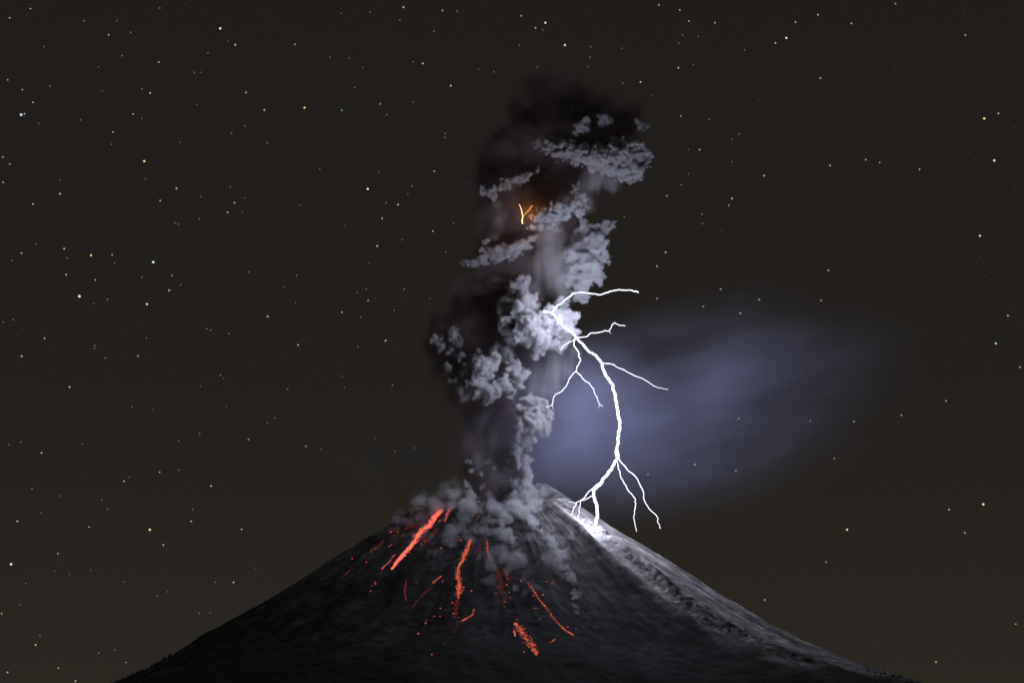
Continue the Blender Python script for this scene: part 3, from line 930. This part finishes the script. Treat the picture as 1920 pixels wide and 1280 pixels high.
def lava_flow(label, path, width, count, mat, seed=0, size=(1.0, 2.6), core=True, grp=None):
    """a stream of glowing clots lying on the slope along a traced path; width in picture points"""
    rn = random.Random(seed)
    seg = [math.hypot(path[i + 1][0] - path[i][0], path[i + 1][1] - path[i][1]) for i in range(len(path) - 1)]
    tot = sum(seg)
    V, F, H = [], [], []
    base = hit(*path[0])

    def where(f):
        d = f * tot
        for i, s in enumerate(seg):
            if d <= s or i == len(seg) - 1:
                k = min(1, d / s)
                return (path[i][0] + (path[i + 1][0] - path[i][0]) * k, path[i][1] + (path[i + 1][1] - path[i][1]) * k,
                        (path[i + 1][0] - path[i][0]) / s, (path[i + 1][1] - path[i][1]) / s)
            d -= s
    for c in range(count):
        f = rn.random()
        x, y, tx, ty = where(f)
        w = width if not isinstance(width, (list, tuple)) else float(np.interp(f, np.linspace(0, 1, len(width)), width))
        lat = rn.gauss(0, 0.38)
        x += -ty * lat * w; y += tx * lat * w
        p = hit(x, y)
        q = hit(x + tx * 3, y + ty * 3)
        d = (q - p)
        if d.length > 40 or d.length < .1: continue
        d.normalize()
        u = d.cross(Vector((0, -0.55, 0.83))).normalized(); w_ = u.cross(d)
        s = rn.uniform(*size) * .45
        ln = s * rn.uniform(6.0, 20.0)
        heat = max(0.02, min(1, (1.0 - abs(lat) * 0.8) * rn.uniform(.08, 1.0) ** 1.4 * 1.2 * (0.75 + 0.45 * math.sin(f * tot / 5.5 + seed) * math.sin(f * tot / 13.0 + 2 * seed))))
        b0 = len(V)
        for r in ROCKV:
            k = rn.uniform(.75, 1.25)
            V.append(p + (d * r[0] * ln + u * r[1] * s + w_ * (r[2] * s * .6)) * k + w_ * .4)
            H.append(heat * rn.uniform(.8, 1.1))
        F += [tuple(b0 + i for i in t_) for t_ in ROCKF]
    root = empty('lava_flow', base)
    o = mesh_obj('lava_clots', V, F, mat, root, smooth=False)
    o['kind'] = 'stuff'
    a = o.data.attributes.new('heat', 'FLOAT', 'POINT'); a.data.foreach_set('value', np.array(H, np.float32))
    tag(root, label, 'lava', grp)
    return root


lava_flow('longest brightest lava flow running down the left shoulder', [(828, 955), (815, 970), (806, 984), (790, 995), (776, 1016), (760, 1036), (748, 1048), (735, 1066)], [6, 7, 7, 6, 6, 5, 4, 2], 620, LAVA_HOT, 1)
lava_flow('short lava streak just right of the head of the longest flow', [(844, 952), (838, 965), (834, 977)], 4, 70, LAVA, 2, (.8, 1.8))
lava_flow('broad red field of scattered lava left of the longest flow', [(800, 962), (780, 975), (755, 990), (730, 1000)], 26, 150, LAVA_DIM, 3, (.8, 2.2))
lava_flow('crooked thin lava trickle left of the foot of the longest flow', [(740, 1040), (736, 1043), (733, 1050), (728, 1055), (722, 1060), (715, 1066)], 1.5, 70, LAVA, 4, (.7, 1.4))
lava_flow('lava scraps in the smoke right of the longest flow', [(825, 990), (812, 1000), (795, 1018), (790, 1022)], 7, 70, LAVA_DIM, 5, (.9, 2.0))
lava_flow('central lava stream falling straight down the middle slope', [(882, 1012), (874, 1035), (866, 1052), (860, 1062), (858, 1080), (862, 1095), (858, 1120)], [3, 6, 5, 4, 7, 8, 4], 330, LAVA, 6)
lava_flow('dim red lava tail below the central lava stream', [(858, 1118), (856, 1140), (852, 1158)], 6, 60, LAVA_DIM, 7)
lava_flow('small upright lava streak right of the central stream', [(914, 1012), (914, 1030), (917, 1045)], 2.5, 50, LAVA, 8, (.7, 1.5))
lava_flow('faint lava line between the central stream and the upright streak', [(902, 1015), (899, 1030), (897, 1045)], 2.5, 36, LAVA_DIM, 9, (.7, 1.4))
lava_flow('speckled red lava patch between the central stream and the thin trickle', [(930, 1060), (936, 1085), (942, 1105), (946, 1130)], [6, 9, 10, 5], 150, LAVA_DIM, 10, (.8, 1.9))
lava_flow('slanting lava streak beside the speckled red patch', [(942, 1064), (948, 1075), (954, 1086)], 3, 36, LAVA_DIM, 11)
lava_flow('long thin lava trickle ending low on the right', [(990, 1092), (1000, 1106), (1012, 1125), (1025, 1140), (1038, 1158), (1050, 1172), (1062, 1182), (1076, 1190)], [3, 2, 2, 2, 2.5, 2, 2.5, 2], 210, LAVA, 12, (.7, 1.6))
lava_flow('lowest bright lava patch on the dark lower slope', [(965, 1168), (973, 1178), (982, 1190), (992, 1203), (1000, 1215), (1007, 1226)], [4, 8, 11, 10, 9, 5], 260, LAVA, 13, (.9, 2.4))
lava_flow('small lava strip left of the lowest bright patch', [(964, 1182), (966, 1192)], 3, 24, LAVA, 14)
lava_flow('hooked orange lava trickle below the central stream', [(889, 1142), (887, 1150), (880, 1156), (866, 1164)], 2.0, 70, LAVA, 15, (.7, 1.5))
lava_flow('faint red trickle below the hooked orange trickle', [(862, 1167), (850, 1186), (832, 1208)], 1.6, 40, LAVA_DIM, 16, (.7, 1.3))
lava_flow('thin red lava line left of the central stream', [(808, 1102), (795, 1112), (782, 1126), (774, 1138)], 1.6, 60, LAVA_DIM, 17, (.8, 1.5))
lava_flow('short bright lava streak above the thin red line', [(828, 1079), (820, 1085), (812, 1091)], 2.0, 40, LAVA, 18, (.8, 1.6))
lava_flow('outermost lava streak on the left silhouette slope', [(656, 1068), (648, 1076), (640, 1082)], 1.5, 26, LAVA_DIM, 19, (.8, 1.5))
lava_flow('lava streak halfway between the outermost streak and the longest flow', [(718, 1016), (710, 1023), (702, 1029)], 2, 26, LAVA_DIM, 20)
lava_flow('vertical dim red lava mark left of the thin red line', [(762, 1085), (759, 1103), (760, 1120)], 3, 36, LAVA_DIM, 21)

# single glowing boulders
rock_meshes = []
for k in range(4):
    rn = random.Random(90 + k)
    me = bpy.data.meshes.new('glowing_boulder')
    v = [tuple(np.array(r) * rn.uniform(.7, 1.3)) for r in ROCKV]
    me.from_pydata(v, [], ROCKF); me.update()
    a = me.attributes.new('heat', 'FLOAT', 'POINT'); a.data.foreach_set('value', np.full(6, (1.0, .8, .55, .35)[k], np.float32))
    me.materials.append(LAVA)
    rock_meshes.append(me)
spots = [(771, 981), (770, 984), (695, 1034), (698, 1030), (717, 1066), (790, 1019), (796, 1014), (841, 1011), (864, 1013), (827, 1027), (755, 1003), (761, 1003), (746, 996),
         (733, 997), (730, 1024), (734, 1021), (660, 1047), (687, 1054), (704, 1094), (698, 1098), (703, 1090), (695, 1108), (886, 969), (897, 968), (826, 1080), (812, 1092), (928, 1061), (940, 1046),
         (938, 1050), (869, 1101), (884, 1107), (946, 1137), (947, 1128), (1005, 1140), (1018, 1115), (1022, 1135), (1024, 1090), (1035, 1094), (1037, 1090), (977, 1089), (1000, 1116),
         (969, 1161), (978, 1189), (800, 1163), (798, 1168), (814, 1155), (825, 1155), (826, 1140), (784, 1188), (810, 1227), (858, 1165), (860, 1157), (1040, 1198), (1032, 1204), (1037, 1201), (1012, 1160),
         (1080, 1178), (1064, 1175), (982, 1222), (957, 1120), (930, 1112), (934, 1100), (955, 1110), (950, 1096), (760, 1122), (782, 1091), (830, 1090), (850, 1150), (848, 1130), (1001, 1140)]
for k, (x, y) in enumerate(spots):
    p = hit(x, y)
    ob = bpy.data.objects.new('glowing_boulder', rock_meshes[k % 4])
    s = random.uniform(1.8, 3.6)
    ob.location = p; ob.scale = (s, s, s * random.uniform(.8, 1.6)); ob.rotation_euler = (random.random(), random.random(), random.random() * 3)
    col.objects.link(ob)
    tag(ob, 'single small glowing lava boulder on the dark volcano slope', 'boulder', 'glowing boulders scattered over the slope')

# ------------------------------------------------------------------ stars
SD = 70000.0
SPX = SD / FPX
ico_v, ico_f = [], []
import bmesh
bm = bmesh.new(); bmesh.ops.create_icosphere(bm, subdivisions=1, radius=1.0)
ico_v = np.array([v.co[:] for v in bm.verts]); ico_f = [[v.index for v in f.verts] for f in bm.faces]
bm.free()
TINT = {'w': (1.0, 0.98, 0.93), 'y': (1.0, 0.86, 0.42), 'b': (0.80, 0.92, 1.0), 'o': (1.0, 0.66, 0.30)}
WORD = {'w': 'white', 'y': 'yellow', 'b': 'bluish', 'o': 'orange'}
MAGS = {3: ('bright', 2.1, 0.95), 2: ('medium', 1.6, 0.42), 1: ('faint', 1.25, 0.17)}
TILES = [
    (0, 0, '170,50,2y 54,101,2w 468,118,1w 652,117,1w 606,196,2w 729,182,1w 891,46,1w 1229,160,3w 1313,251,2w 1274,232,1w 1160,296,1w 886,348,2y 681,312,1w 551,375,1w 244,261,1w 43,447,2b 125,502,2b 278,482,1w 184,572,2y 118,641,3b 137,636,2b 571,508,1w 793,496,1w 838,520,2w 743,637,2w 792,662,1w 631,738,2w 450,670,1w 1373,517,2y 1098,584,1w 1366,704,1w 1084,405,1w 1122,405,1w 805,900,3y 16,877,2y 55,916,2y 17,1018,2b 811,998,1w 985,1052,2w 894,1120,2w 1285,1045,1w 1121,1097,1w 1365,1105,1w 1308,1132,2y 1270,1185,2w 1352,1186,1w 184,1139,2w 335,1082,2w 335,1005,1w 976,1244,1w 996,1251,1w 1112,1221,1w 1003,795,1w 1292,744,1w 218,690,1w 622,806,1w'),
    (0, 430, '358,108,2y 508,145,3o 120,132,2w 67,174,1w 626,142,2y 639,188,1w 376,160,1w 199,80,1w 855,183,3b 369,253,2y 532,282,2w 959,257,2y 1008,309,1w 944,340,2w 443,373,3w 820,417,3w 600,391,1w 522,414,1w 791,268,1w 75,503,1w 18,518,1w 249,607,2w 121,707,2w 530,649,1w 527,664,1w 588,716,1w 770,706,2y 817,605,1w 388,879,2w 738,988,1w 116,1185,1w 48,1200,1w 232,1246,2w 460,1198,1w 1114,1139,1w 1387,1171,2y 1262,988,1y 1230,813,1w 1248,829,1w 1154,554,1w 1176,562,1w 1388,238,1w 1278,581,1w 996,1178,1w 855,1006,1w 1118,874,1w'),
    (0, 850, '891,103,2w 692,153,2w 720,132,1w 996,92,1w 1178,180,2w 568,259,1w 600,311,1w 179,196,1w 338,235,1w 228,330,1w 97,377,2y 497,409,2y 836,424,3y 911,509,2y 1067,377,2w 1348,422,2y 1074,311,1w 323,558,2w 62,616,3b 305,655,1w 507,651,1w 144,723,1w 113,842,1w 9,892,2y 1303,718,2w 1201,717,1w 935,770,1w 876,793,1w 223,1012,1w 199,1066,2y 640,1094,1w 551,1112,1w 326,1196,2y 42,1219,2w 421,1268,2y 1112,890,1w 1172,886,1w 704,1164,1w 693,716,1w 388,673,1w 1428,638,1w'),
    (450, 0, '912,42,2w 1130,60,2w 727,70,1w 892,112,1w 1081,175,1w 306,249,2w 501,322,1w 967,345,1w 1020,355,2w 1332,387,1w 1417,402,1w 1176,479,2w 639,489,1w 783,581,2o 965,571,1w 360,602,3o 568,616,2b 136,615,2b 819,641,1w 1144,746,1w 1144,768,1w 713,1055,3w 1084,956,2b 960,1038,1w 937,1085,1w 882,1142,2b 815,1131,1w 793,1218,2y 333,1145,1w 25,1105,1w 445,945,1w 774,963,1w 1191,1247,1w 585,1260,1w 152,798,1w 684,377,1w 610,324,1w 1211,65,1w 564,76,1w'),
    (430, 430, '825,93,2w 781,190,1w 965,58,1w 1135,10,2w 214,486,2w 628,462,2w 774,397,2y 734,491,1w 384,645,2y 872,621,2w 718,653,1w 977,333,1w 1119,386,1w 920,451,1w 107,1171,2y 427,1210,2o 513,1227,1w 815,1166,1w 1034,1218,1w 925,1237,1w 910,869,1w 644,881,1w 326,891,1w 254,1052,1w 213,1077,1w 375,258,1w 110,238,1w 764,333,1w 713,352,1w 370,409,1w 307,321,1w 627,818,1w 1208,127,1w'),
    (950, 0, '81,90,2w 216,128,3w 161,157,2w 201,169,1w 325,253,3w 71,254,1w 470,262,1w 466,320,1w 456,373,1w 171,376,1w 849,29,2w 966,57,2w 1017,119,2w 1162,128,2w 982,196,1w 1069,205,1w 961,242,1w 1043,363,1w 958,380,2w 1327,279,1w 747,459,2w 647,464,1w 813,532,1w 971,648,2w 1131,666,1w 1077,836,2y 1014,835,1w 1259,903,1w 1014,972,1w 1437,981,2w 974,1031,1w 894,1093,2w 1258,1108,2w 1240,1146,2y 1090,1196,1w 1094,1248,1w 657,1211,1w 1298,748,1w 643,271,1w 1257,778,1w 1410,558,1w'),
    (1420, 0, '338,84,2w 213,125,2w 162,213,3w 101,241,2w 771,22,2y 525,132,2w 584,262,1w 352,437,2w 151,356,1w 909,292,1w 1161,197,2w 1258,201,1w 1299,198,1w 1157,72,1w 1239,347,1w 767,365,1w 758,394,1w 1279,472,1w 1034,501,1w 1342,533,1w 1316,569,1w 1345,634,2w 1266,662,3y 962,619,1w 297,677,1w 229,735,1w 1163,565,1w 1353,435,1w 406,924,2w 605,892,2y 683,907,2y 905,945,2y 1322,896,3y 1211,893,1w 1182,863,1w 975,841,1w 1264,1038,1w 38,982,2w 740,1205,1w 702,1216,1w 446,1228,1w 389,1146,1w 731,692,1w 543,476,1w 623,499,1w 448,774,1w 1437,1041,1w 754,152,1w 1050,140,1w'),
    (1420, 430, '1242,36,3y 1012,52,1w 767,15,1w 396,228,2w 356,396,2w 11,392,2y 653,315,1w 748,269,1w 1097,303,1w 1271,259,1w 1326,258,1w 1398,481,2w 1331,636,3b 1466,768,2w 1469,545,1w 30,553,1w 225,661,1w 190,665,1w 517,649,1w 484,520,1w 707,473,1w 796,577,1w 11,844,2w 222,889,1w 326,892,1w 804,1036,2b 296,1068,2w 539,1072,2w 392,1065,1w 1053,956,2y 1044,896,1w 1250,887,1w 1243,1045,1w 278,1149,1w 827,1143,1w 1239,158,1w 91,42,1w 395,63,1w 430,1277,2w 866,714,1w'),
    (1420, 850, '242,26,1w 528,67,1w 465,93,1w 696,155,1w 857,149,1w 1324,90,1w 501,424,3y 1261,282,3y 1158,441,2w 1070,312,2w 1328,416,1w 758,395,1w 424,479,1w 384,604,2w 606,579,1w 418,678,1w 54,487,1w 41,815,2y 1202,635,1w 1025,684,1w 1142,706,1w 1110,808,1w 1186,883,1w 1185,921,1w 1271,899,1w 1442,950,2y 1432,1038,1w 645,1071,1w 813,1164,1o 997,1162,2y 307,186,1w 1106,1124,1w'),
]
mats = {}
star_pts = []
for ox, oy, txt in TILES:
    for it in txt.split():
        a, b, c = it.split(',')
        star_pts.append((ox + float(a) * 500 / 1488, oy + float(b) * 430 / 1280, int(c[0]), c[1]))
for x, y, mg, ck, sc_ in [(1150 + a * 300 / 1477, 430 + b * 260 / 1280, mg, 'w', 1) for a, b, mg in
                         [(500, 125, 1), (482, 212, 2), (403, 340, 2), (404, 638, 2), (990, 551, 2), (807, 605, 1), (831, 712, 2), (1172, 773, 2), (1080, 921, 1), (1379, 917, 1), (588, 969, 1), (1026, 48, 1), (1089, 89, 1), (1109, 448, 1)]] + \
                        [(1150 + a * 300 / 985, 690 + b * 390 / 1280, mg, ck, 1) for a, b, mg, ck in
                         [(651, 14, 1, 'w'), (898, 77, 1, 'w'), (840, 177, 2, 'y'), (650, 165, 1, 'w'), (771, 310, 2, 'w'), (503, 593, 2, 'w'), (754, 630, 2, 'w'), (213, 653, 2, 'w'), (529, 405, 1, 'w'), (393, 419, 1, 'w'), (880, 826, 1, 'w'), (945, 1063, 1, 'w'), (731, 1095, 1, 'w'), (469, 1191, 1, 'w'), (405, 271, 1, 'w'), (462, 293, 1, 'w')]] + \
                        [(1074, 864, 2, 'w', 1)]:
    star_pts.append((x, y, mg, ck))
star_pts.sort(key=lambda s: -s[2])
kept = []
for s in star_pts:
    if all(abs(s[0] - q[0]) + abs(s[1] - q[1]) > 3.5 for q in kept): kept.append(s)
extra = kept[300:]; kept = kept[:300]
cache = {}
for x, y, mg, ck in kept:
    key = (mg, ck)
    if key not in cache:
        w, r, I = MAGS[mg]
        mt = emit_mat('star_light_%s_%s' % (WORD[ck], w), TINT[ck], I, False)
        me = bpy.data.meshes.new('star'); me.from_pydata([tuple(v) for v in ico_v], [], ico_f); me.update(); me.materials.append(mt)
        me.polygons.foreach_set('use_smooth', np.ones(len(me.polygons), bool))
        cache[key] = me
    w, r, I = MAGS[mg]
    ob = bpy.data.objects.new('star', cache[key]); col.objects.link(ob)
    d = ray(x, y).normalized()
    ob.location = CAM + d * SD
    k = r * SPX * random.uniform(.85, 1.2)
    ob.scale = (k, k, k)
    tag(ob, '%s %s star in the night sky' % (w, WORD[ck]), 'star', '%s %s stars' % (w, WORD[ck]))

V, F = [], []
rn = random.Random(5)
faint = [(x, y, .75) for x, y, _, _ in extra]
for k in range(2600):
    faint.append((rn.uniform(-1500, 3400), rn.uniform(-900, 1330), rn.uniform(.45, .8)))
for k in range(420):
    x, y = rn.uniform(-1500, 3400), rn.uniform(-900, 1330)
    if not (-20 < x < 1940 and y > -20): faint.append((x, y, rn.uniform(.9, 1.5)))
for x, y, r in faint:
    d = ray(x, y).normalized()
    c = CAM + d * (SD * 1.01)
    b0 = len(V)
    for q in ROCKV: V.append(c + Vector(q) * (r * SPX))
    F += [tuple(b0 + i for i in t_) for t_ in ROCKF]
sf = mesh_obj('star_field', V, F, emit_mat('faint_star_light', (0.95, 0.93, 0.85), 0.12, False), smooth=False)
tag(sf, 'countless tiny dim stars filling the night sky', 'stars', kind='stuff')
